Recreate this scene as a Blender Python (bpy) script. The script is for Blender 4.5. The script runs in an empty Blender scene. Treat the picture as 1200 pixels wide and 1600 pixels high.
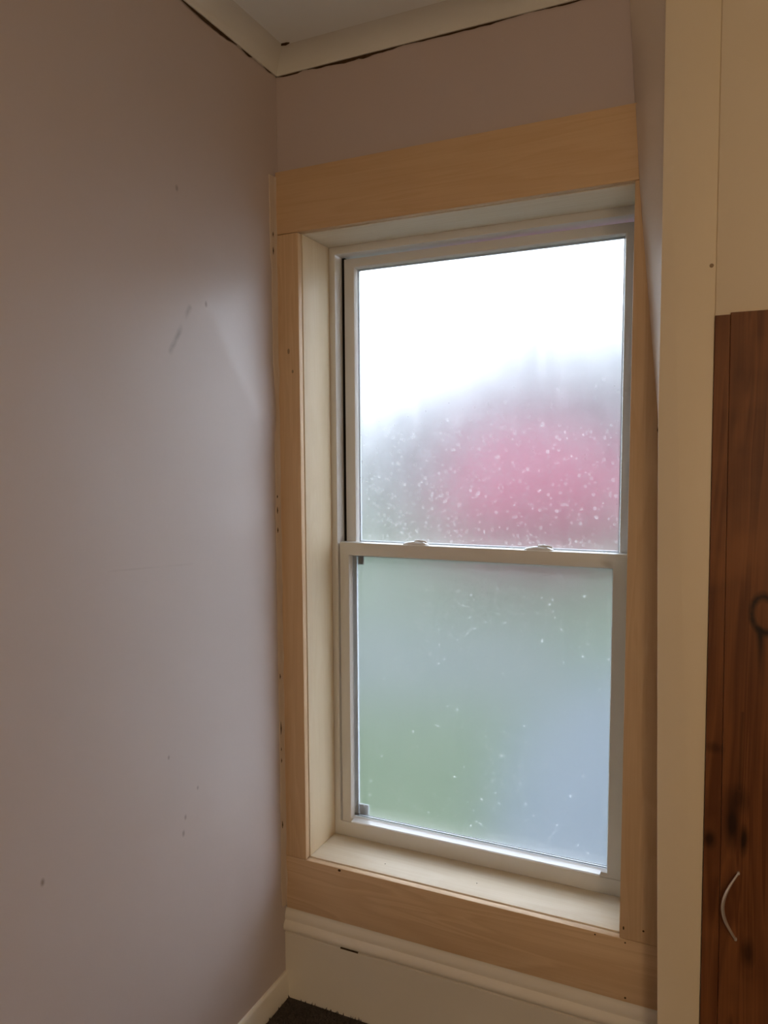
import bpy, bmesh, math, random
from mathutils import Vector, Matrix, noise

S = bpy.context.scene
COL = S.collection

# ------------------------------------------------------------------ camera
F_PX = 1193.8
YAW, PITCH, ROLL = 0.4351, -0.0673, -0.0068
CAM = Vector((1.0546, -1.657, 1.4086))
cd = bpy.data.cameras.new('camera')
cd.sensor_fit = 'VERTICAL'; cd.sensor_height = 36.0
cd.lens = F_PX / 1600 * 36.0
cd.clip_start = 0.02; cd.clip_end = 500
cam = bpy.data.objects.new('camera', cd); COL.objects.link(cam)
_F = Vector((-math.sin(YAW) * math.cos(PITCH), math.cos(YAW) * math.cos(PITCH), math.sin(PITCH)))
_R = Vector((math.cos(YAW), math.sin(YAW), 0)); _U = _R.cross(_F)
_R2 = _R * math.cos(ROLL) + _U * math.sin(ROLL)
_U2 = _U * math.cos(ROLL) - _R * math.sin(ROLL)
cam.matrix_world = Matrix(((_R2.x, _U2.x, -_F.x, CAM.x), (_R2.y, _U2.y, -_F.y, CAM.y), (_R2.z, _U2.z, -_F.z, CAM.z), (0, 0, 0, 1)))
S.camera = cam

# ------------------------------------------------------------------ world, lamp strength, exposure
SKY_COL = (0.84, 0.95, 1.10); SKY_STR = 7.0
LAMP_COL = (1.0, 0.74, 0.48); LAMP_STR = 16.0
w = bpy.data.worlds.new('overcast_sky'); S.world = w; w.use_nodes = True
bg = w.node_tree.nodes['Background']
bg.inputs[0].default_value = (*SKY_COL, 1); bg.inputs[1].default_value = SKY_STR
S.view_settings.view_transform = 'Standard'; S.view_settings.look = 'None'
S.view_settings.gamma = 1.0; S.view_settings.use_curve_mapping = False
S.view_settings.exposure = 0.0

# ------------------------------------------------------------------ node helpers
class NT:
    def __init__(s, name):
        s.m = bpy.data.materials.new(name); s.m.use_nodes = True
        s.t = s.m.node_tree; s.n = s.t.nodes; s.l = s.t.links
        s.b = s.n['Principled BSDF']; s.out = s.n['Material Output']
        s.tc = s.n.new('ShaderNodeTexCoord')
    def put(s, sock, v):
        if isinstance(v, bpy.types.NodeSocket): s.l.new(v, sock)
        elif isinstance(v, (tuple, list)) and len(v) == 3 and sock.type == 'RGBA': sock.default_value = (*v, 1)
        else: sock.default_value = v
    def math(s, op, a, b=0.0, c=0.0, clamp=False):
        n = s.n.new('ShaderNodeMath'); n.operation = op; n.use_clamp = clamp
        s.put(n.inputs[0], a); s.put(n.inputs[1], b); s.put(n.inputs[2], c)
        return n.outputs[0]
    def obj(s): return s.tc.outputs['Object']
    def mapping(s, v, scale=(1, 1, 1), loc=(0, 0, 0), rot=(0, 0, 0)):
        n = s.n.new('ShaderNodeMapping'); s.l.new(v, n.inputs[0])
        n.inputs['Location'].default_value = loc; n.inputs['Rotation'].default_value = rot; n.inputs['Scale'].default_value = scale
        return n.outputs[0]
    def noise(s, v, scale=5, detail=3, rough=0.5, dist=0.0):
        n = s.n.new('ShaderNodeTexNoise'); s.l.new(v, n.inputs['Vector'])
        n.inputs['Scale'].default_value = scale; n.inputs['Detail'].default_value = detail
        n.inputs['Roughness'].default_value = rough; n.inputs['Distortion'].default_value = dist
        return n.outputs['Fac']
    def mix(s, f, a, b):
        n = s.n.new('ShaderNodeMix'); n.data_type = 'RGBA'
        s.put(n.inputs[0], f); s.put(n.inputs[6], a); s.put(n.inputs[7], b)
        return n.outputs[2]
    def ramp(s, f, lo, hi, a=0.0, b=1.0):
        n = s.n.new('ShaderNodeMapRange'); n.clamp = True
        s.put(n.inputs[0], f); s.put(n.inputs[1], lo); s.put(n.inputs[2], hi); s.put(n.inputs[3], a); s.put(n.inputs[4], b)
        return n.outputs[0]
    def xyz(s, v):
        n = s.n.new('ShaderNodeSeparateXYZ'); s.l.new(v, n.inputs[0]); return n.outputs
    def bump(s, h, strength=0.3, dist=0.002, normal=None):
        n = s.n.new('ShaderNodeBump'); n.inputs['Strength'].default_value = strength; n.inputs['Distance'].default_value = dist
        s.l.new(h, n.inputs['Height'])
        if normal is not None: s.l.new(normal, n.inputs['Normal'])
        return n.outputs[0]
    def seg(s, u, v, a, b, w0, w1):
        """mask of a stroke from a to b in the (u,v) plane: 1 inside w0, fading to 0 at w1"""
        dx, dy = b[0] - a[0], b[1] - a[1]; L2 = dx * dx + dy * dy
        pu = s.math('SUBTRACT', u, a[0]); pv = s.math('SUBTRACT', v, a[1])
        t = s.math('DIVIDE', s.math('ADD', s.math('MULTIPLY', pu, dx), s.math('MULTIPLY', pv, dy)), L2, clamp=True)
        qu = s.math('SUBTRACT', pu, s.math('MULTIPLY', t, dx)); qv = s.math('SUBTRACT', pv, s.math('MULTIPLY', t, dy))
        d = s.math('SQRT', s.math('ADD', s.math('MULTIPLY', qu, qu), s.math('MULTIPLY', qv, qv)))
        return s.ramp(d, w0, w1, 1.0, 0.0)
    def ell(s, u, v, c, ru, rv):
        pu = s.math('DIVIDE', s.math('SUBTRACT', u, c[0]), ru); pv = s.math('DIVIDE', s.math('SUBTRACT', v, c[1]), rv)
        return s.math('SQRT', s.math('ADD', s.math('MULTIPLY', pu, pu), s.math('MULTIPLY', pv, pv)))

def setp(t, col=None, rough=0.5, spec=0.5, normal=None, metal=0.0):
    if col is not None: t.put(t.b.inputs['Base Color'], col)
    t.put(t.b.inputs['Roughness'], rough); t.b.inputs['Specular IOR Level'].default_value = spec
    t.b.inputs['Metallic'].default_value = metal
    if normal is not None: t.l.new(normal, t.b.inputs['Normal'])
    return t.m

def paint(name, col, var=0.05, rough=0.55, spec=0.35, bump=0.12):
    t = NT(name); v = t.obj()
    f = t.noise(v, 3.0, 4); g = t.noise(v, 60, 3)
    dark = tuple(c * (1 - var) for c in col); lite = tuple(min(1, c * (1 + var)) for c in col)
    c = t.mix(f, dark, lite)
    return setp(t, c, rough, spec, t.bump(g, bump, 0.0015))

def wood(name, axis, base, dark, rough=0.5, spec=0.4, lines=0.5, seed=0.0):
    """pale softwood, grain running along axis 'x','y' or 'z'"""
    t = NT(name); v = t.obj()
    st = {'x': (1.1, 14, 14), 'y': (14, 1.1, 14), 'z': (14, 14, 1.1)}[axis]
    fine = {'x': (6, 260, 260), 'y': (260, 6, 260), 'z': (260, 260, 6)}[axis]
    m = t.mapping(v, st, (seed, seed * 1.7, seed * 0.6))
    big = t.noise(m, 1.0, 2, 0.5, 0.6)
    rings = t.math('FRACT', t.math('MULTIPLY', big, 9.0))
    rings = t.math('MULTIPLY', t.ramp(rings, 0.0, 0.75), t.ramp(rings, 0.8, 1.0, 1.0, 0.0))
    fib = t.noise(t.mapping(v, fine), 1.0, 2)
    tone = t.noise(v, 2.2, 2)
    c = t.mix(t.math('MULTIPLY', rings, lines), base, dark)
    c = t.mix(t.math('MULTIPLY', t.ramp(fib, 0.45, 0.75), 0.25), c, dark)
    c = t.mix(t.math('MULTIPLY', tone, 0.18), c, tuple(x * 0.8 for x in base))
    return setp(t, c, rough, spec, t.bump(fib, 0.06, 0.001))

# ------------------------------------------------------------------ materials
def make_wall_left():
    t = NT('mauve_wall_paint_marked'); v = t.obj(); o = t.xyz(v); y, z = o[1], o[2]
    base = (0.545, 0.465, 0.445)
    c = t.mix(t.noise(v, 2.5, 4), tuple(q * 0.96 for q in base), tuple(q * 1.04 for q in base))
    mark = t.seg(y, z, (-0.4215, 1.632), (-0.362, 1.728), 0.001, 0.009)
    mark = t.math('MULTIPLY', mark, t.ramp(t.noise(v, 30, 3), .35, .7))
    c = t.mix(t.math('MULTIPLY', mark, 0.6), c, (0.22, 0.19, 0.18))
    crack = t.seg(y, z, (-0.60, 1.207), (-0.36, 1.191), 0.0005, 0.003)
    c = t.mix(t.math('MULTIPLY', t.math('MULTIPLY', crack, t.ramp(t.noise(v, 14, 2), .3, .65)), 0.14), c, (0.25, 0.2, 0.18))
    for (a, b, r) in ((-0.3819, 1.9662, .006), (-0.4025, 0.6523, .005), (-.45, .80, .004), (-.77, .70, .006), (-.41, .62, .006), (-.36, .70, .004), (-.31, 1.745, .006)):
        d = t.ell(y, z, (a, b), r, r * 1.5)
        c = t.mix(t.ramp(d, 0.3, 1.0, 0.55, 0.0), c, (0.2, 0.16, 0.14))
    return setp(t, c, 0.42, 0.45, t.bump(t.noise(v, 70, 3), 0.10, 0.0015))

M = {}
M['wall_l'] = make_wall_left()
M['wall'] = paint('mauve_wall_paint', (0.56, 0.47, 0.45), 0.03, 0.5)
M['roomwall'] = paint('room_wall_paint', (0.76, 0.69, 0.60), 0.03, 0.6)
M['ceil'] = paint('ceiling_paint', (0.90, 0.93, 0.92), 0.03, 0.7, 0.2)
M['cove'] = paint('coving_paint', (0.74, 0.73, 0.68), 0.05, 0.7, 0.2)
M['cream'] = paint('cream_gloss_paint', (0.86, 0.74, 0.55), 0.035, 0.45, 0.4, 0.06)
M['base'] = paint('old_white_gloss_paint', (0.80, 0.75, 0.66), 0.05, 0.38, 0.5, 0.08)
M['caulk'] = paint('caulk', (0.60, 0.49, 0.40), 0.14, 0.6, 0.3, 0.6)
M['vinyl'] = paint('white_vinyl', (0.72, 0.71, 0.69), 0.015, 0.32, 0.5, 0.02)
M['pine_x'] = wood('pine_along_x', 'x', (0.73, 0.53, 0.34), (0.54, 0.34, 0.18), 0.5, 0.35, 0.45, 0.3)
M['pine_h'] = wood('pine_head', 'x', (0.70, 0.485, 0.285), (0.56, 0.34, 0.165), 0.5, 0.35, 0.25, 2.3)
M['pine_z'] = wood('pine_along_z', 'z', (0.71, 0.50, 0.305), (0.55, 0.34, 0.175), 0.5, 0.35, 0.3, 1.3)
M['jamb_z'] = wood('jamb_wood_z', 'z', (0.77, 0.64, 0.455), (0.66, 0.50, 0.30), 0.5, 0.35, 0.2, 4.1)
M['jamb_x'] = wood('jamb_wood_x', 'x', (0.83, 0.73, 0.58), (0.66, 0.51, 0.33), 0.5, 0.35, 0.2, 5.7)
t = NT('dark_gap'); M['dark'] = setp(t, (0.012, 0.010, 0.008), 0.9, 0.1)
t = NT('nail_hole_dark'); M['hole'] = setp(t, t.mix(t.noise(t.obj(), 300), (0.05, 0.03, 0.015), (0.10, 0.06, 0.03)), 0.8, 0.1)
t = NT('filled_hole'); M['bruise'] = setp(t, t.mix(t.noise(t.obj(), 300), (0.30, 0.21, 0.13), (0.42, 0.31, 0.2)), 0.8, 0.1)
t = NT('spacer_metal'); M['spacer'] = setp(t, t.mix(t.noise(t.obj(), 40), (0.40, 0.44, 0.47), (0.48, 0.51, 0.54)), 0.45, 0.5)
t = NT('grey_corner_key'); M['key'] = setp(t, t.mix(t.noise(t.obj(), 60), (0.15, 0.15, 0.15), (0.20, 0.2, 0.2)), 0.5, 0.3)
t = NT('worn_chrome'); M['chrome'] = setp(t, t.mix(t.noise(t.obj(), 90), (0.74, 0.70, 0.66), (0.86, 0.82, 0.78)), 0.38, 0.5, None, 0.75)
t = NT('carpet_base'); M['carpet'] = setp(t, t.mix(t.noise(t.obj(), 180, 4), (0.06, 0.048, 0.042), (0.12, 0.10, 0.088)), 0.95, 0.05, t.bump(t.noise(t.obj(), 400, 3), 0.8, 0.004))

def door_material(name, seed):
    t = NT(name); v = t.obj(); o = t.xyz(v); x, z = o[0], o[2]
    # local coordinates: origin at door base (1.008,-.115,0)
    wob = t.noise(t.mapping(v, (5, 5, 2.2)), 1.0, 3)
    m = t.mapping(v, (16, 16, 0.9), (seed, 0, seed))
    big = t.noise(m, 1.0, 3, 0.55, 0.9)
    r = t.math('FRACT', t.math('MULTIPLY', big, 7.0)); r = t.math('MULTIPLY', t.ramp(r, 0, .7), t.ramp(r, .75, 1, 1, 0))
    fib = t.noise(t.mapping(v, (300, 300, 5)), 1.0, 2)
    c = t.mix(r, (0.225, 0.085, 0.030), (0.135, 0.046, 0.017))
    c = t.mix(t.ramp(fib, .45, .8, 0, .4), c, (0.09, 0.030, 0.012))
    patch = t.noise(v, 7, 2)
    c = t.mix(t.ramp(patch, .5, .8, 0, .6), c, (0.33, 0.13, 0.045))
    wv = t.math('MULTIPLY', t.math('SUBTRACT', wob, .5), .05)
    xx = t.math('ADD', x, wv); zz = t.math('ADD', z, t.math('MULTIPLY', wv, 2.0))
    blk = (0.012, 0.006, 0.004)
    for (cx, cz, ru, rv, st) in ((.045, .705, .012, .05, .85), (.066, .68, .009, .028, .9), (.004, .664, .012, .02, .8), (.086, .475, .012, .03, .7), (.015, .855, .016, .012, .5), (.055, .76, .018, .03, .6)):
        d = t.ell(xx, zz, (cx, cz), ru, rv)
        c = t.mix(t.ramp(d, 0.35, 1.25, st, 0.0), c, blk)
    # knot seen as a dark outlined loop with a tail
    d = t.ell(xx, zz, (0.0985, 1.128), 0.022, 0.034)
    ring = t.math('ABSOLUTE', t.math('SUBTRACT', d, 1.0))
    ring = t.math('ADD', ring, t.math('MULTIPLY', t.math('SUBTRACT', wob, .5), .9))
    fine = t.noise(t.mapping(v, (60, 60, 40)), 1.0, 3)
    c = t.mix(t.math('MULTIPLY', t.ramp(ring, 0.10, 0.42, 1.0, 0.0), t.ramp(fine, .25, .55, .55, .97)), c, blk)
    tail = t.seg(xx, zz, (0.090, 1.095), (0.097, 1.00), 0.002, 0.010)
    c = t.mix(t.math('MULTIPLY', t.math('MULTIPLY', tail, t.ramp(z, 1.0, 1.08, .15, 1.0)), .9), c, blk)
    crk = t.seg(xx, zz, (0.062, .93), (0.058, .78), 0.0005, 0.004)
    c = t.mix(t.math('MULTIPLY', crk, .45), c, blk)
    return setp(t, c, 0.30, 0.45, t.bump(fib, 0.08, 0.001))
M['door'] = door_material('dark_stained_pine', 0.4)

def frosted_glass():
    """pane clouded all over by fine condensation"""
    t = NT('clouded_glass'); v = t.obj(); g = t.b
    cloud = t.noise(t.mapping(v, (26, 26, 12)), 1.0, 4, .6)
    g.inputs['Base Color'].default_value = (0.97, 0.98, 0.98, 1)
    g.inputs['Transmission Weight'].default_value = 1.0; g.inputs['IOR'].default_value = 1.45
    t.put(g.inputs['Roughness'], t.ramp(cloud, 0.3, 0.7, FOG_R - .02, FOG_R + .02))
    return t.m
def mist_film(name, zlo, zhi, x0, x1, seed, zd0, zd1):
    """milky moisture film with small droplets, thicker along the bottom and side edges; droplets thin out from zd0 up to zd1"""
    t = NT(name); v = t.obj(); o = t.xyz(v); x, z = o[0], o[2]
    def drops(scale, thr, rmax, off):
        vo = t.n.new('ShaderNodeTexVoronoi'); vo.feature = 'F1'; t.l.new(t.mapping(v, (1, 0, .8), (seed + off, 0, seed)), vo.inputs['Vector']); vo.inputs['Scale'].default_value = scale
        rad = t.ramp(t.xyz(vo.outputs['Color'])[0], thr, 1.0, 0.0, rmax)
        return t.ramp(t.math('SUBTRACT', rad, vo.outputs['Distance']), -0.02, 0.16)
    d = t.math('MAXIMUM', drops(150, .50, .50, 0.0), drops(85, .62, .44, 1.3))
    patch = t.ramp(t.noise(v, 11, 3), 0.36, 0.66, .25, 1.0)
    d = t.math('MULTIPLY', t.math('MULTIPLY', d, patch), t.ramp(z, zd0, zd1, 1.0, 0.0))
    streak = t.noise(t.mapping(v, (90, 90, 7)), 1.0, 3, .6)
    mottle = t.noise(t.mapping(v, (70, 70, 70)), 1.0, 3, .6)
    dz = t.math('SUBTRACT', z, zlo); dxl = t.math('SUBTRACT', x, x0); dxr = t.math('SUBTRACT', x1, x)
    edge = t.math('MINIMUM', dz, t.math('MINIMUM', t.math('MULTIPLY', dxl, 1.6), t.math('MULTIPLY', dxr, 2.5)))
    mist = t.ramp(edge, 0.0, 0.035, FOG_E, FOG_T)
    mist = t.math('MULTIPLY', mist, t.ramp(streak, 0.25, 0.75, 0.86, 1.14))
    mist = t.math('MULTIPLY', mist, t.ramp(mottle, 0.3, 0.7, 0.86, 1.14))
    fac = t.math('ADD', mist, t.math('MULTIPLY', d, FOG_D), clamp=True)
    tl = t.n.new('ShaderNodeBsdfTranslucent'); tl.inputs[0].default_value = (0.98, 0.88, 0.79, 1)
    tp = t.n.new('ShaderNodeBsdfTransparent')
    mx = t.n.new('ShaderNodeMixShader'); t.put(mx.inputs[0], fac)
    t.l.new(tp.outputs[0], mx.inputs[1]); t.l.new(tl.outputs[0], mx.inputs[2]); t.l.new(mx.outputs[0], t.out.inputs[0])
    t.n.remove(t.b)
    return t.m
BEAD = 0.16
FOG_R, FOG_T, FOG_E, FOG_D = 0.31, 0.044, 0.085, 0.05

# ------------------------------------------------------------------ mesh helpers
ORG = {}
def empty(name, loc, parent=None):
    o = bpy.data.objects.new(name, None); COL.objects.link(o); o.empty_display_size = 0.05
    loc = Vector(loc); ORG[o] = loc
    if parent: o.parent = parent; o.location = loc - ORG[parent]
    else: o.location = loc
    return o
def tag(o, label=None, cat=None, kind=None, group=None):
    if label: o['label'] = label
    if cat: o['category'] = cat
    if kind: o['kind'] = kind
    if group: o['group'] = group
    return o
def link(name, bm, mat, parent=None, org=None, smooth=False, bevel=0, seg=2):
    """bm in world coordinates; becomes one mesh object"""
    if org is None: org = ORG[parent] if parent else Vector((0, 0, 0))
    org = Vector(org)
    bmesh.ops.recalc_face_normals(bm, faces=bm.faces)
    if bevel:
        es = [e for e in bm.edges if len(e.link_faces) == 2 and e.calc_face_angle(0) > 0.6]
        bmesh.ops.bevel(bm, geom=es, offset=bevel, segments=seg, profile=0.5, affect='EDGES', clamp_overlap=True)
    bmesh.ops.translate(bm, verts=bm.verts, vec=-org)
    me = bpy.data.meshes.new(name); bm.to_mesh(me); bm.free()
    me.materials.append(mat)
    if smooth:
        for p in me.polygons: p.use_smooth = True
        try: me.set_sharp_from_angle(angle=math.radians(38))
        except Exception: pass
    o = bpy.data.objects.new(name, me); COL.objects.link(o)
    ORG[o] = org
    if parent: o.parent = parent; o.location = org - ORG[parent]
    else: o.location = org
    return o
def lean(x, z):
    """the old opening is a little out of square towards the right"""
    return x + 0.0062 * (z - 1.15) * min(1.0, max(0.0, x / 0.85))
def addbox(bm, x0, x1, y0, y1, z0, z1, warp=False):
    vs = []
    for z in (z0, z1):
        for (x, y) in ((x0, y0), (x1, y0), (x1, y1), (x0, y1)):
            vs.append(bm.verts.new((lean(x, z) if warp else x, y, z)))
    for f in ((0, 1, 2, 3), (7, 6, 5, 4), (0, 4, 5, 1), (1, 5, 6, 2), (2, 6, 7, 3), (3, 7, 4, 0)):
        bm.faces.new([vs[i] for i in f])
def box(name, x0, x1, y0, y1, z0, z1, mat, parent=None, bevel=0, warp=False, org=None, seg=2):
    bm = bmesh.new(); addbox(bm, x0, x1, y0, y1, z0, z1, warp)
    return link(name, bm, mat, parent, org, bevel > 0, bevel, seg)
def prism(bm, pts, fn0, fn1):
    """closed profile swept between two placements"""
    a = [bm.verts.new(fn0(p)) for p in pts]; b = [bm.verts.new(fn1(p)) for p in pts]
    n = len(pts)
    for i in range(n): bm.faces.new((a[i], a[(i + 1) % n], b[(i + 1) % n], b[i]))
    bm.faces.new(a); bm.faces.new(b[::-1])
def ring_frame(bm, ox0, ox1, oz0, oz1, ix0, ix1, iz0, iz1, y0, y1, chamfer=0.0, drop=0.0):
    """rectangular frame (four mitred members in one rigid piece), inner edge chamfered towards the glass"""
    def rect(x0, x1, z0, z1, y): return [bm.verts.new((lean(x, z), y, z)) for (x, z) in ((x0, z0), (x1, z0), (x1, z1), (x0, z1))]
    c = chamfer
    loops = [rect(ox0, ox1, oz0, oz1, y1), rect(ox0, ox1, oz0, oz1, y0), rect(ix0 - c, ix1 + c, iz0 - c, iz1 + c, y0),
             rect(ix0, ix1, iz0, iz1, y0 + (y1 - y0) * 0.42), rect(ix0, ix1, iz0 - drop, iz1, y1)]
    for k in range(len(loops)):
        A, B = loops[k], loops[(k + 1) % len(loops)]
        for i in range(4): bm.faces.new((A[i], A[(i + 1) % 4], B[(i + 1) % 4], B[i]))
def tube(bm, pts, rad, n=8):
    pts = [Vector(p) for p in pts]; rings = []
    for i, p in enumerate(pts):
        d = (pts[min(i + 1, len(pts) - 1)] - pts[max(i - 1, 0)]).normalized()
        a = d.cross(Vector((0.1, 1, 0.05))).normalized(); b = d.cross(a)
        r = rad(i / (len(pts) - 1)) if callable(rad) else rad
        rings.append([bm.verts.new(p + (a * math.cos(2 * math.pi * k / n) + b * math.sin(2 * math.pi * k / n)) * r) for k in range(n)])
    for A, B in zip(rings, rings[1:]):
        for k in range(n): bm.faces.new((A[k], A[(k + 1) % n], B[(k + 1) % n], B[k]))
    bm.faces.new(rings[0][::-1]); bm.faces.new(rings[-1])

# ------------------------------------------------------------------ measured geometry
H = 2.35; CEIL = 2.388
TC = 0.0180                    # casing thickness
XL, XR = 0.0652, 0.8476        # casing inner edges
ZH, ZHT = 1.9659, 2.1161       # head casing
ZS = 0.3842                    # apron top
YF = 0.136                     # window frame front
RX, RY = 3.4, -4.2             # room extents
YB = -0.0988                   # cream partition face
# ------------------------------------------------------------------ room shell
# left wall: fine grid so the plaster can carry its slight hump near the window
bm = bmesh.new()
ys = [RY, -3, -2, -1.4] + [-1.0 + 0.0125 * i for i in range(81)] + [0.30]
zs = [-0.02, 0.3, 0.6, 0.9, 1.2] + [1.30 + 0.0125 * i for i in range(53)] + [2.1, 2.25, 2.42]
def hump(y, z):
    # ridge of an old plaster patch running down towards the casing
    ax, az, bx_, bz = -0.330, 1.772, -0.100, 1.490
    dx, dz = bx_ - ax, bz - az; L = math.hypot(dx, dz); dx /= L; dz /= L
    px, pz = y - ax, z - az
    s = px * dx + pz * dz; d = px * (-dz) + pz * dx        # d>0: towards the window / up
    q_ = max(0, min(1, (s + 0.22) / 0.26)); fade = q_ * q_ * (3 - 2 * q_) * max(0, min(1, (L + 0.08 - s) / 0.12))
    if d >= 0: h = max(0.0, 1 - d / 0.14)
    else: h = max(0.0, 1 + d / 0.40)
    return 0.0125 * h * fade
G = [[bm.verts.new((hump(y, z) + 0.0012 * noise.noise(Vector((y * 2.2, z * 2.2, 3))) * (1 if -1.2 < y < -0.05 else 0), y, z)) for z in zs] for y in ys]
for i in range(len(ys) - 1):
    for j in range(len(zs) - 1):
        bm.faces.new((G[i][j], G[i + 1][j], G[i + 1][j + 1], G[i][j + 1]))
back = [[bm.verts.new((-0.12, y, z)) for z in (zs[0], zs[-1])] for y in (ys[0], ys[-1])]
bm.faces.new((back[0][0], back[0][1], back[1][1], back[1][0]))
wl = link('wall_left', bm, M['wall_l'], smooth=True)
for p in wl.data.polygons:      # front face must look into the room
    pass
tag(wl, 'mauve painted plaster wall on the left with scuffs', 'wall', 'structure')

bm = bmesh.new()
OX0, OX1, OZ0, OZ1 = 0.045, 0.868, 0.362, 1.986      # rough opening
for (x0, x1, z0, z1) in ((-0.12, OX0, -0.02, 2.42), (OX1, RX, -0.02, 2.42), (OX0, OX1, -0.02, OZ0), (OX0, OX1, OZ1, 2.42)):
    addbox(bm, x0, x1, 0.0, 0.22, z0, z1)
tag(link('wall_back', bm, M['wall']), 'mauve wall around and above the window', 'wall', 'structure')
tag(box('wall_front', -0.12, RX, RY - 0.1, RY, -0.02, 2.42, M['roomwall']), 'plain wall behind the camera', 'wall', 'structure')
tag(box('ceiling', -0.12, RX, RY - 0.1, 0.22, CEIL, CEIL + 0.1, M['ceil']), 'off-white plaster ceiling', 'ceiling', 'structure')
tag(box('floor', -0.12, RX, RY - 0.1, 0.0, -0.1, 0.0, M['carpet']), 'dark brown carpeted floor in the corner', 'floor', 'structure')

# carpet pile, visible in the corner
random.seed(3); bm = bmesh.new()
for i in range(5200):
    x = random.uniform(0.008, 0.62); y = random.uniform(-0.34, -0.0235); h = random.uniform(0.004, 0.010)
    a = random.uniform(0, 6.283); r = 0.0022; lx, ly = random.uniform(-.004, .004), random.uniform(-.004, .004)
    p = [bm.verts.new((x + r * math.cos(a + k * 2.094), y + r * math.sin(a + k * 2.094), -0.001)) for k in range(3)]
    q = bm.verts.new((x + lx, y + ly, h))
    for k in range(3): bm.faces.new((p[k], p[(k + 1) % 3], q))
tag(link('carpet_pile', bm, M['carpet']), 'short dark brown carpet pile beneath the window', 'carpet', 'stuff')

# coving strips along the ceiling
def cove(pts_fn0, pts_fn1):
    prof = [(0.0, 0.0)]
    for i in range(13):
        a = math.pi / 2 * i / 12
        prof.append((0.005 + 0.058 * (1 - math.cos(a)) ** 0.9, (CEIL - H + 0.0004) * math.sin(a) ** 0.95))
    prof += [(0.0, CEIL - H + 0.0004)]
    b = bmesh.new(); prism(b, prof, pts_fn0, pts_fn1); return b
bm = cove(lambda p: (-0.01, -p[0], H + p[1]), lambda p: (RX, -p[0], H + p[1]))
tag(link('trim_1', bm, M['cove'], smooth=True), 'off-white coving strip above the window wall', 'coving', 'structure')
cvb = bpy.data.objects['trim_1']
bm = cove(lambda p: (p[0], 0.0, H + p[1]), lambda p: (p[0], RY, H + p[1]))
tag(link('trim_2', bm, M['cove'], smooth=True), 'off-white coving strip above the left wall', 'coving', 'structure')
cvl = bpy.data.objects['trim_2']
# dark cracks where the coving has parted from the walls
random.seed(11)
def crack_strip(name, segs, axis, parent):
    bm = bmesh.new()
    for (a, b, hh) in segs:
        n = max(2, int((b - a) / 0.012)); top = []; bot = []
        for i in range(n + 1):
            u = a + (b - a) * i / n; k = min(1.0, 3.5 * min(i, n - i) / n + 0.15)
            zt = H + 0.0008 + random.uniform(0, .0008); zb = H - hh * k * random.uniform(.6, 1.2)
            if axis == 'x': top.append(bm.verts.new((u, -0.0012, zt))); bot.append(bm.verts.new((u, -0.0012, zb)))
            else: top.append(bm.verts.new((0.0022, -u, zt))); bot.append(bm.verts.new((0.0022, -u, zb)))
        for i in range(n): bm.faces.new((top[i], top[i + 1], bot[i + 1], bot[i]))
    return link(name, bm, M['hole'], parent)
crack_strip('crack', [(0.004, .075, .004), (.09, .34, .007), (.34, .62, .004), (.64, .86, .003)], 'x', cvb)
crack_strip('crack', [(.02, .06, .003), (.105, .15, .006), (.165, .36, .007), (.36, .9, .004)], 'y', cvl)
bm = bmesh.new(); prism(bm, [(0.052, -.0585), (.064, -.0555), (.076, -.0595), (.07, -.063), (.056, -.064)], lambda p: (p[0], p[1], CEIL - .0022), lambda p: (p[0], p[1], CEIL + .001))
link('paint_chip', bm, M['hole'], cvb)

# ------------------------------------------------------------------ right: cream partition wall with planks, filler wedge, stained door
pw = tag(empty('wall_right', (0.915, YB, 0)), 'cream painted partition wall around the brown door', 'wall', 'structure')
EDGE = [(0.0, 0.9335), (0.34, 0.9285), (0.80, 0.9205), (1.25, 0.9142), (1.49, 0.9110), (1.79, 0.9122), (2.2548, 0.9117), (2.40, 0.9112)]
def strip_board(name, left, right, z0, z1, mat, y0, y1, bev):
    """board whose left edge follows a polyline"""
    bm = bmesh.new()
    lv = [(z, x) for (z, x) in left if z0 < z < z1]
    def at(poly, z):
        for (za, xa), (zb, xb) in zip(poly, poly[1:]):
            if za <= z <= zb: return xa + (xb - xa) * (z - za) / (zb - za)
        return poly[-1][1]
    Z = [z0] + [z for z, x in lv] + [z1]
    pts = [(at(left, z), z) for z in Z] + [(right, z1), (right, z0)]
    prism(bm, pts, lambda p: (p[0], y0, p[1]), lambda p: (p[0], y1, p[1]))
    return link(name, bm, mat, pw, None, True, bev)
DX, DZ = 1.0075, 1.672
strip_board('stile_board', EDGE, 1.0072, 0.0, CEIL, M['cream'], YB, -0.001, 0.0016)
HX = [1.0080, 1.20, 1.36, 1.52, 1.70]
for a, b in zip(HX, HX[1:]):
    box('plank', a, b - 0.0010, YB + (0.0006 if a < 1.02 else 0), -0.02, DZ - 0.012, CEIL, M['cream'], pw, 0.0016)
box('backing_board', 1.0, 1.72, YB + 0.003, -0.015, DZ - 0.01, CEIL, M['cream'], pw)
box('plank', 1.70, RX, YB, -0.02, 0, CEIL, M['cream'], pw)
bm = bmesh.new(); tube(bm, [(1.0, YB - .0006, 1.7631), (1.0, YB + .004, 1.7631)], 0.0038, 10); link('nail_hole', bm, M['bruise'], pw)
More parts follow.
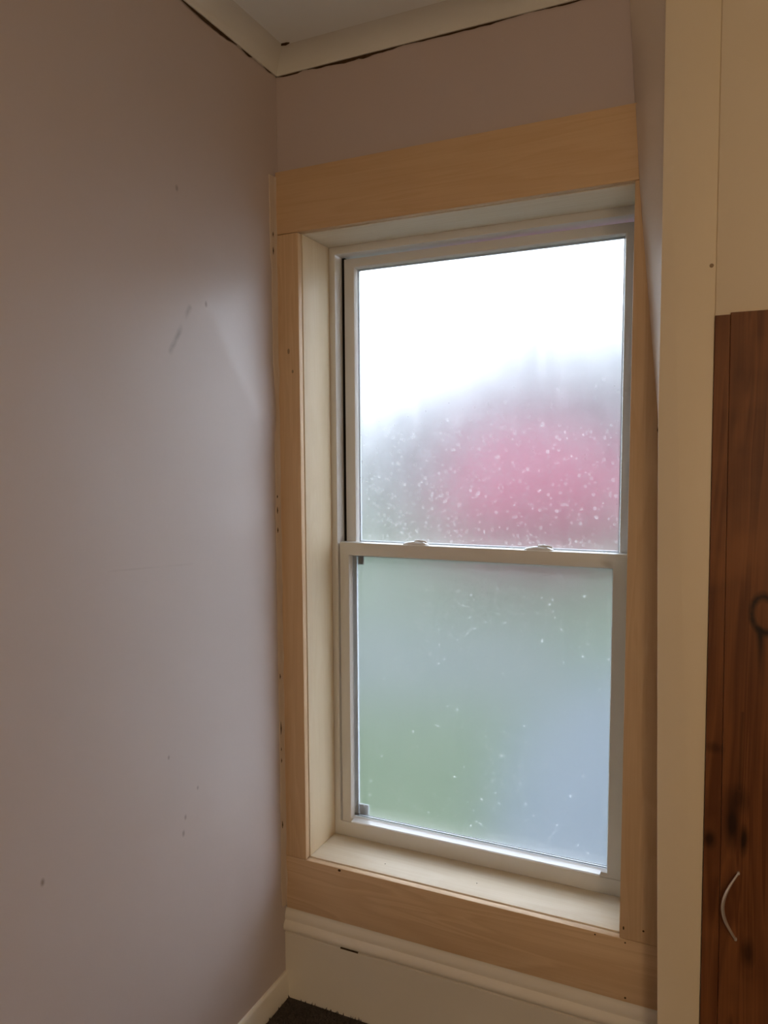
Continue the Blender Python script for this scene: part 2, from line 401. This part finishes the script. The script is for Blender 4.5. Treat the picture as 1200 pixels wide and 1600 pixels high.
# slanting filler between partition and window wall
bm = bmesh.new()
W = [(2.40, 0.8320), (2.314, 0.8386), (1.9403, 0.8624), (1.4943, 0.9035), (1.40, 0.912)]
def poly_at(poly, z):
    for (za, xa), (zb, xb) in zip(poly, poly[1:]):
        if min(za, zb) <= z <= max(za, zb): return xa + (xb - xa) * (z - za) / (zb - za)
    return poly[-1][1]
rows = []
for z in [2.395, 2.314, 2.22, 2.125, 2.110] + [2.05 - .05 * k for k in range(13)]:
    xe = poly_at(EDGE, z) + .0008; x = min(poly_at(W, z), xe - .002); yb = -.0025 if z > 2.118 else -.0195
    if z > 2.118: x -= .0026
    rows.append([bm.verts.new(p) for p in ((x, yb, z), ((x + xe) / 2, (yb + YB + .0035) / 2, z), (xe, YB + .0035, z), (xe + .02, YB + .0035, z), (xe + .02, -.0005, z), (x, -.0005, z))])
for A, B in zip(rows, rows[1:]):
    for k in range(6): bm.faces.new((A[k], A[(k + 1) % 6], B[(k + 1) % 6], B[k]))
bm.faces.new(rows[0]); bm.faces.new(rows[-1][::-1])
M['filler'] = paint('filler_paint', (0.80, 0.68, 0.56), 0.03, 0.5)
tag(link('trim_3', bm, M['filler'], smooth=True), 'slanting mauve plaster filler beside the upper right of window', 'filler', 'structure')
bm = bmesh.new(); tube(bm, [(0.9065, -.0225, 1.4780), (0.9068, -.026, 1.466), (.9070, -.0225, 1.455)], lambda u: .0035 * math.sin(math.pi * (0.1 + .8 * u)) + .0004, 8)

# door
dr = tag(empty('door_1', (DX, YB - 0.0045, 0)), 'dark stained pine door at the right edge with a bowed pull', 'door', 'structure')
link('paint_chip', bm, M['hole'], bpy.data.objects['trim_3'])
def door_plank(x0b, x0t, x1b, x1t, ztl, ztr, yo=0.0):
    bm = bmesh.new()
    pts = [(x0b, 0.012), (x1b, 0.012), (x1t, ztr), (x0t, ztl)]
    prism(bm, pts, lambda p: (p[0], YB - 0.0045 + yo, p[1]), lambda p: (p[0], YB + 0.012, p[1]))
    return link('plank', bm, M['door'], dr, None, False, 0.0012)
door_plank(1.0085, 1.0078, 1.0405, 1.0335, 1.6712, 1.6712, 0.0008)
door_plank(1.0410, 1.0340, 1.190, 1.190, 1.6745, 1.6735)
door_plank(1.1905, 1.1905, 1.345, 1.345, 1.6735, 1.6735)
door_plank(1.3455, 1.3455, 1.50, 1.50, 1.6735, 1.6735)
door_plank(1.5005, 1.5005, 1.685, 1.685, 1.6735, 1.6735)
# bowed pull, slack on its screws and swung to the left
bm = bmesh.new()
P0 = Vector((1.0700, YB - 0.0045, 0.6225)); P1 = Vector((1.0680, YB - 0.0045, 0.4915))
path = []
for i in range(25):
    u = i / 24; s = math.sin(math.pi * u)
    path.append(P0.lerp(P1, u) + Vector((-0.0245, -0.0115, 0)) * s + Vector((0, -0.003, 0)))
def flat_tube(bm, pts, wx, wy, n=10):
    rings = []
    for i, p in enumerate(pts):
        d = (pts[min(i + 1, len(pts) - 1)] - pts[max(i - 1, 0)]).normalized()
        a = Vector((-0.35, -1, 0)); a = (a - d * a.dot(d)).normalized(); b = d.cross(a)
        u = i / (len(pts) - 1); k = 0.6 + 0.4 * math.sin(math.pi * u)
        rings.append([bm.verts.new(p + a * math.cos(2 * math.pi * q / n) * wy * k + b * math.sin(2 * math.pi * q / n) * wx * k) for q in range(n)])
    for A, B in zip(rings, rings[1:]):
        for q in range(n): bm.faces.new((A[q], A[(q + 1) % n], B[(q + 1) % n], B[q]))
    bm.faces.new(rings[0][::-1]); bm.faces.new(rings[-1])
flat_tube(bm, path, 0.0030, 0.0048)
hd = link('handle', bm, M['chrome'], dr, None, True); hd['label'] = 'thin bowed chrome pull'
for P in (P0, P1):
    bm = bmesh.new(); tube(bm, [P + Vector((0, .001, 0)), P + Vector((0, -.0045, 0))], .0028, 10); link('screw_post', bm, M['chrome'], hd, ORG[dr], True)

# ------------------------------------------------------------------ baseboards
prof = [(0, 0), (-.0225, 0), (-.0225, .170), (-.0235, .1735), (-.0235, .1765), (-.0185, .1790), (-.0185, .1815), (-.0265, .1835), (-.0300, .1890), (-.0305, .1960), (-.0285, .2030), (-.0240, .2085),
        (-.0215, .2105), (-.0215, .2140), (-.0225, .2175), (-.0215, .2250), (-.0185, .2330), (-.0165, .2385), (-.0165, .2418), (0, .2418)]
bm = bmesh.new(); prism(bm, prof, lambda p: (0.0005, p[0], p[1]), lambda p: (0.935, p[0], p[1]))
bb = tag(link('baseboard_back', bm, M['base'], smooth=True), 'tall moulded off-white baseboard under the window', 'baseboard', 'structure')
box('paint_crack', .1655, .2146, -.0242, -.018, .1766, .1792, M['hole'], bb)
bm = bmesh.new(); prism(bm, [(0, 0), (.0085, 0), (.0085, .064), (.0072, .069), (.0045, .0718), (0, .0722)], lambda p: (p[0], -0.0228, p[1]), lambda p: (p[0], RY, p[1]))
tag(link('baseboard_left', bm, M['base'], smooth=True), 'low off-white baseboard along the left wall', 'baseboard', 'structure')

# ------------------------------------------------------------------ window casing and jamb boards
tr = tag(empty('trim_4', (0.44, 0, 0.2418)), 'unpainted pine casing boards around the window', 'casing', 'structure')
def board(name, quad, y0, y1, mat, bev=0.0012, par=None):
    bm = bmesh.new(); prism(bm, [(lean(x, z), z) for (x, z) in quad], lambda p: (p[0], y0, p[1]), lambda p: (p[0], y1, p[1]))
    return link(name, bm, mat, par or tr, None, True, bev)
board('head_casing', [(0.0035, ZH), (0.905, ZH), (0.905, ZHT), (0.0035, ZHT)], -TC, -.0006, M['pine_h'])
board('side_casing', [(0.0045, 0.3835), (XL, 0.3835), (XL, ZH - .0012), (0.0045, ZH - .0012)], -TC, -.0006, M['pine_z'])
board('side_casing', [(XR, 0.3835), (0.925, 0.3835), (0.925, ZH - .0012), (XR, ZH - .0012)], -TC, -.0006, M['pine_z'])
ap = board('apron', [(0.0045, 0.2424), (0.930, 0.2424), (0.930, 0.3825), (0.0045, 0.3825)], -TC, -.0006, M['pine_x'])
JX0, JX1, JZ0, JZ1 = XL + .0016, XR - .0016, ZS + .0008, ZH - .0016
board('jamb_board', [(JX0 - .018, JZ0 - .018), (JX0, JZ0), (JX0, JZ1), (JX0 - .018, JZ1 + .018)], .0012, YF, M['jamb_z'], .0006)
board('jamb_board', [(JX1, JZ0), (JX1 + .018, JZ0 - .018), (JX1 + .018, JZ1 + .018), (JX1, JZ1)], .0012, YF, M['jamb_z'], .0006)
board('head_jamb', [(JX0, JZ1), (JX1, JZ1), (JX1 + .018, JZ1 + .018), (JX0 - .018, JZ1 + .018)], .0012, YF, M['jamb_x'], .0006)
board('sill_board', [(JX0 - .018, JZ0 - .018), (JX1 + .018, JZ0 - .018), (JX1, JZ0), (JX0, JZ0)], .0012, YF, M['jamb_x'], .0006)
def spot(px, pz, r, par, y=-TC, rz=1.0, mat='hole'):
    bm = bmesh.new(); tube(bm, [(px, y - .0004, pz), (px, y + .003, pz)], r, 10)
    for v in bm.verts: v.co.z = pz + (v.co.z - pz) * rz
    link('nail_hole' if mat == 'hole' else 'knot', bm, M[mat], par)
spot(.1618, .3775, .0042, ap, -TC, .75); spot(.8553, .3746, .0018, ap); spot(.857, .2515, .0022, ap); spot(.7922, .3765, .0018, ap)
sc = bpy.data.objects['side_casing']; sc2 = bpy.data.objects['side_casing.001']
spot(.035, 1.68, .0032, sc, -TC, 2.2, 'bruise'); spot(.046, 1.63, .0028, sc, -TC, 1.6, 'bruise'); spot(.8515, .4065, .0016, sc2, -TC, 2.5); spot(.892, .41, .0022, sc2)
for (sx, sy) in ((.50, .055), (.26, .045)):
    bm = bmesh.new(); tube(bm, [(sx, sy, JZ0 - .002), (sx, sy, JZ0 + .0004)], .0014, 8); link('nail_hole', bm, M['hole'], tr)

# ragged caulk bead smeared down the corner between left wall and casing
random.seed(5); bm = bmesh.new(); rows = []
n = 150
for i in range(n + 1):
    z = .25 + (2.105 - .25) * i / n
    wdt = .017 + .004 * noise.noise(Vector((z * 7, 1, 0))) + .004 * noise.noise(Vector((z * 31, 5, 0)))
    if z > 1.9: wdt += .006
    yo = -TC - wdt
    b_ = .0016 + .0012 * noise.noise(Vector((z * 23, 2, 9)))
    xr = .0055 + .003 * noise.noise(Vector((z * 17, 8, 1)))
    rows.append([bm.verts.new(p) for p in ((-.0005, yo, z), (.0012 + b_ * .4, yo + .0015, z), (.0020 + b_, -TC - wdt * .45, z), (.0035 + b_ * .6, -TC - .0028, z), (xr, -TC - .0009, z), (xr + .0012, -TC + .0006, z), (-.0005, -TC + .001, z))])
for A, B in zip(rows, rows[1:]):
    for k in range(6): bm.faces.new((A[k], A[k + 1], B[k + 1], B[k]))
ck = link('caulk_bead', bm, M['caulk'], tr, None, True)
for (z, h) in ((1.965, .016), (1.925, .02), (1.285, .018), (1.235, .014), (.86, .014), (.725, .034), (.67, .01), (.64, .012), (.47, .02), (1.32, .008)):
    bm = bmesh.new(); rr = random.uniform(.8, 1.2)
    tube(bm, [(.0028, -TC - .012, z - h / 2), (.0042, -TC - .0135, z), (.0028, -TC - .012, z + h / 2)], lambda u: .0013 * rr * math.sin(math.pi * (.08 + .84 * u)), 6)
    link('crack', bm, M['hole'], ck, ORG[tr])

# ------------------------------------------------------------------ double-hung window
win = tag(empty('window_1', (0.456, 0.17, ZS)), 'white vinyl double-hung window with fogged panes', 'window', 'structure')
FX0, FX1, FZ0, FZ1 = .0655, .8475, .3840, 1.9660
bm = bmesh.new()
ring_frame(bm, FX0, FX1, FZ0, FZ1, .0832, .8312, .4235, 1.9455, YF + .0006, .215, 0.0, .034)
link('frame', bm, M['vinyl'], win, None, True, .0012)
bm = bmesh.new(); ring_frame(bm, .030, .885, .345, 2.003, .075, .838, .395, 1.955, .2155, .2215); link('light_block_flange', bm, M['vinyl'], win)  # unseen outside ring, added to stop light leaking round the frame
# near-black strip painting the shade at the bottom of the side channel
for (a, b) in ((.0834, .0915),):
    box('channel_shade', a, b, .176, .214, .424, 1.945, M['dark'], win, 0, True)
us = empty('upper_sash', (0.456, .185, 1.155), win)
bm = bmesh.new(); ring_frame(bm, .0925, .8305, 1.1500, 1.9400, .1240, .8035, 1.189, 1.9140, .171, .203, .0035)
link('sash_frame', bm, M['vinyl'], us, None, True, .0012)
ls = empty('lower_sash', (0.456, .15, .4235), win)
bm = bmesh.new(); ring_frame(bm, .0893, .8305, .4242, 1.1916, .1190, .7945, .4385, 1.1552, .1375, .169, .0030, .0125)
link('sash_frame', bm, M['vinyl'], ls, None, True, .0012)
M['glass'] = frosted_glass()
M['mist_u'] = mist_film('moisture_upper', 1.189 - 1.155, 1.914 - 1.155, .124 - .456, .8035 - .456, 0.0, .30, .55)
M['mist_l'] = mist_film('moisture_lower', .4385 - .4235, 1.155 - .4235, .119 - .456, .7945 - .456, 3.1, .9, 1.4)
box('glass_pane', .1205, .807, .1855, .1895, 1.186, 1.9175, M['glass'], us, 0, True)
box('glass_pane', .1165, .797, .1530, .1570, .4360, 1.1575, M['glass'], ls, 0, True)
def film(x0, x1, y, z0, z1, mat, par):
    bm = bmesh.new(); vs = [bm.verts.new((lean(x, z), y, z)) for (x, z) in ((x0, z0), (x1, z0), (x1, z1), (x0, z1))]; bm.faces.new(vs)
    o = link('moisture_film', bm, mat, par); o['kind'] = 'stuff'
film(.1205, .807, .1900, 1.186, 1.9175, M['mist_u'], us)
film(.1165, .797, .1576, .4360, 1.1575, M['mist_l'], ls)
# beads of water standing on the room side of the panes
t = NT('water_bead'); tl = t.n.new('ShaderNodeBsdfTranslucent'); tl.inputs[0].default_value = (1, .97, .93, 1); tp = t.n.new('ShaderNodeBsdfTransparent'); mx = t.n.new('ShaderNodeMixShader')
t.put(mx.inputs[0], t.ramp(t.noise(t.obj(), 120, 2), .3, .7, BEAD * .35, BEAD * 1.5)); t.l.new(tp.outputs[0], mx.inputs[1]); t.l.new(tl.outputs[0], mx.inputs[2]); t.l.new(mx.outputs[0], t.out.inputs[0]); t.n.remove(t.b)
M['bead'] = t.m
M['bead_thin'] = t.m.copy(); M['bead_thin'].name = 'water_bead_thin'
for _n in M['bead_thin'].node_tree.nodes:
    if _n.type == 'MAP_RANGE': _n.inputs[3].default_value = .05; _n.inputs[4].default_value = .17
def beads(x0, x1, z0, z1, y, n, dens, seed, par, rmin, rmax, mat='bead', sgn=1):
    rnd = random.Random(seed); bm = bmesh.new(); k = 0
    while k < n:
        x, z = rnd.uniform(x0, x1), rnd.uniform(z0, z1)
        if rnd.random() > dens(x, z) * (0.35 + 1.3 * max(0, noise.noise(Vector((x * 14, z * 14, seed))))): continue
        k += 1; r = rmin + (rmax - rmin) * rnd.random() ** 2; xc = lean(x, z); st = rnd.uniform(.9, 1.3); m = 9; a0 = rnd.random()
        rings = [[bm.verts.new((xc + r * q * (1 + .25 * noise.noise(Vector((k, j, q)))) * math.cos(6.2832 * j / m + a0), y - sgn * h * r, z + st * r * q * math.sin(6.2832 * j / m + a0))) for j in range(m)] for (q, h) in ((1, 0), (.66, .28))]
        for j in range(m): bm.faces.new((rings[0][j], rings[0][(j + 1) % m], rings[1][(j + 1) % m], rings[1][j]))
        bm.faces.new(rings[1])
    o = link('water_beads', bm, M[mat], par, None, True); o['kind'] = 'stuff'
beads(.127, .800, 1.195, 1.66, .1853, 620, lambda x, z: max(0.02, min(1, (1.60 - z + .12 * (x - .45)) / .28)), 2, us, .0016, .0046)
beads(.135, .790, .450, 1.150, .1584, 340, lambda x, z: .45 + .55 * max(0, (z - .85) / .3), 5, ls, .0012, .0036, 'bead_thin', -1)
# glazing spacers showing just behind the panes
bm = bmesh.new(); ring_frame(bm, .1210, .8065, 1.1865, 1.917, .1275, .8005, 1.1925, 1.9105, .1905, .1965); link('spacer', bm, M['spacer'], us)
bm = bmesh.new(); ring_frame(bm, .1170, .7965, .4365, 1.157, .1300, .7930, .4400, 1.1540, .1585, .1645); link('spacer', bm, M['spacer'], ls)
# two gasket lines along the foot of the lower pane and one down its left side
for k, zz in enumerate((.4396, .4440)):
    box('gasket', .1195, .7940, .1518, .1531, zz, zz + .0014, M['key'], ls, 0, True)
k1 = box('corner_key', .1310, .1600, .1585, .1625, .4420, .4720, M['spacer'], ls, .002, True)
k2 = box('corner_key', .1330, .1500, .1585, .1625, 1.1310, 1.1535, M['key'], ls, .002, True)
k2['label'] = 'dark grey corner block behind the glass'
# lift lip along the bottom rail
bm = bmesh.new()
lp = [(.1515, .4372), (.1240, .4358), (.1215, .4335), (.1225, .4300), (.1260, .4285), (.1378, .4292), (.1378, .4330), (.1515, .4340)]
prism(bm, lp, lambda p: (.1235, p[0], p[1]), lambda p: (.7790, p[0], p[1]))
link('lift_lip', bm, M['vinyl'], ls, None, True)
# cam locks on the meeting rail
for cx in (.3035, .6230):
    bm = bmesh.new(); z0 = 1.1913; L = .036
    rings = []
    for (k, zz) in ((1.0, 0), (1.0, .0022), (.86, .0045), (.62, .0072), (.40, .0086)):
        rg = []
        for q in range(24):
            a = 2 * math.pi * q / 24; ca, sa = math.cos(a), math.sin(a)
            rg.append(bm.verts.new((cx + L * k * math.copysign(abs(ca) ** .75, ca), .1525 + .0125 * (0.45 + .55 * k) * math.copysign(abs(sa) ** .75, sa), z0 + zz)))
        rings.append(rg)
    for A, B in zip(rings, rings[1:]):
        for q in range(24): bm.faces.new((A[q], A[(q + 1) % 24], B[(q + 1) % 24], B[q]))
    bm.faces.new(rings[0][::-1]); bm.faces.new(rings[-1])
    lk = link('sash_lock', bm, M['vinyl'], win, None, True)
    bm = bmesh.new()
    tube(bm, [(cx - .002, .1525, z0 + .0095), (cx + .012, .1500, z0 + .0112), (cx + .026, .1470, z0 + .0100), (cx + .0335, .1450, z0 + .0078)], lambda u: .0034 - .0012 * u, 8)
    link('lever', bm, M['vinyl'], lk, ORG[win], True)

# ------------------------------------------------------------------ outside, seen through the fogged panes
def mat_noise(name, a, b, scale, rough=.8, spec=.2):
    t = NT(name); return setp(t, t.mix(t.ramp(t.noise(t.obj(), scale, 4), .35, .65), a, b), rough, spec, t.bump(t.noise(t.obj(), scale * 4, 3), .4, .02))
M['grass'] = mat_noise('lawn_grass', (.014, .028, .008), (.020, .040, .012), 6)
M['asph'] = mat_noise('wet_asphalt_sky_tint', (.008, .020, .030), (.012, .025, .037), 9, .5, .3)  # bluish because the sky's reflection is painted into the colour
M['road'] = mat_noise('pale_gravel', (.024, .032, .033), (.034, .042, .043), 12)
M['red'] = mat_noise('red_leaves', (.15, .016, .044), (.21, .028, .068), 5)
M['hedge'] = mat_noise('grey_green_leaves', (.018, .021, .025), (.030, .034, .039), 4)
M['bark'] = mat_noise('bark', (.10, .08, .06), (.17, .14, .11), 10)
GZ = -0.5
def ground(name, pts, z, mat, label, cat):
    bm = bmesh.new(); prism(bm, pts, lambda p: (p[0], p[1], z - .05), lambda p: (p[0], p[1], z))
    return tag(link(name, bm, mat), label, cat, 'structure')
def polar(az, D):
    a = math.radians(az); return (CAM.x - D * math.sin(a), CAM.y + D * math.cos(a))
ground('lawn', [(-40, .5), (40, .5), (40, 60), (-40, 60)], GZ, M['grass'], 'green lawn outside the window', 'lawn')
ground('driveway', [polar(17.5, 3.3), polar(15.5, 5.2), polar(9, 7.0), polar(-12, 8.5), (6, .8), (.6, .8)], GZ + .03, M['asph'], 'wet driveway outside at lower right, reflected sky painted in blue-grey', 'driveway')
ground('gravel_path', [polar(40, 6.4), polar(14, 6.0), polar(10, 7.6), polar(14, 8.4), polar(40, 9.6)], GZ + .025, M['road'], 'pale gravel path crossing the lawn outside', 'path')

def crown(name, c, r, mat, par, seed, lobes=9):
    rnd = random.Random(seed); bm = bmesh.new()
    for k in range(lobes):
        if k == 0: o = Vector((0, 0, 0)); s = .72
        else:
            d = Vector((rnd.gauss(0, 1), rnd.gauss(0, 1), rnd.gauss(0, .8))).normalized(); o = Vector((d.x * r[0], d.y * r[1], d.z * r[2])) * .55; s = rnd.uniform(.38, .5)
        ret = bmesh.ops.create_icosphere(bm, subdivisions=3, radius=1.0)
        for v in ret['verts']:
            q = v.co.copy(); f = 1 + .28 * noise.noise(q * 2.3 + Vector((seed, k, 0))) + .16 * noise.noise(q * 6 + Vector((k, seed, 3)))
            v.co = Vector(c) + o + Vector((q.x * r[0], q.y * r[1], q.z * r[2])) * s * f
    return link(name, bm, mat, par, None, True)
def tree(name, az, D, zc, r, mat, label, cat, seed, lobes=9):
    x, y = polar(az, D); t_ = tag(empty(name, (x, y, GZ)), label, cat)
    crown('crown', (x, y, zc), r, mat, t_, seed, lobes)
    bm = bmesh.new(); tube(bm, [(x, y, GZ - .05), (x + .05, y, (GZ + zc) / 2), (x, y + .05, zc)], lambda u: .14 * (1 - .5 * u), 10)
    link('trunk', bm, M['bark'], t_, None, True)
    return t_
tree('red_maple', 13.5, 12.0, 0.95, (1.95, 1.5, 1.2), M['red'], 'round red-leaved tree seen blurred through the fogged glass', 'tree', 4, 12)
for i, (az, D, top, rr, lab) in enumerate(((5, 19, 16.0, 2.5, 'grey-green tree behind the red tree, on its right'), (14.5, 23.5, 13.0, 2.7, 'grey-green tree directly behind the red tree'),
        (23.5, 16.5, 8.2, 1.9, 'grey-green tree just left of the red tree'), (30, 23.5, 7.0, 2.3, 'grey-green tree farthest left outside the window'), (-12, 20, 13, 2.6, 'grey-green tree farthest right outside the window'), (-3.5, 26, 12, 2.4, 'grey-green tree second from the right outside the window'))):
    zt = CAM.z + D * math.tan(math.radians(top)); hz = (zt - GZ) / 2
    tree('dull_tree', az, D, GZ + hz + .15, (rr, rr * .8, hz), M['hedge'], lab, 'tree', 20 + i, 8)['group'] = 'trees at the back of the garden'

# ------------------------------------------------------------------ warm fill lamp, added out of view behind the camera
LP = Vector((2.2, -3.0, 1.42))
lam = tag(empty('added_fill_lamp', (LP.x, LP.y, 0)), 'added fill lamp with a round glowing shade, unseen behind the camera', 'lamp')
bm = bmesh.new(); bmesh.ops.create_uvsphere(bm, u_segments=32, v_segments=16, radius=.24); bmesh.ops.translate(bm, verts=bm.verts, vec=LP)
t = NT('fill_lamp_glow')
t.put(t.b.inputs['Base Color'], (.8, .75, .65)); t.put(t.b.inputs['Emission Color'], LAMP_COL); t.b.inputs['Emission Strength'].default_value = LAMP_STR
link('lamp_shade', bm, t.m, lam, None, True)
bm = bmesh.new(); tube(bm, [(LP.x, LP.y, .02), (LP.x, LP.y, LP.z - .235)], .012, 12); link('pole', bm, M['key'], lam, None, True)
bm = bmesh.new(); tube(bm, [(LP.x, LP.y, 0.0), (LP.x, LP.y, .012), (LP.x, LP.y, .025)], lambda u: .15 if u < .9 else .13, 32); link('base', bm, M['key'], lam, None, True)
tag(box('wall_side', RX, RX + .1, RY - .1, .22, -.02, 2.42, M['roomwall']), 'plain wall out of view on the right', 'wall', 'structure')
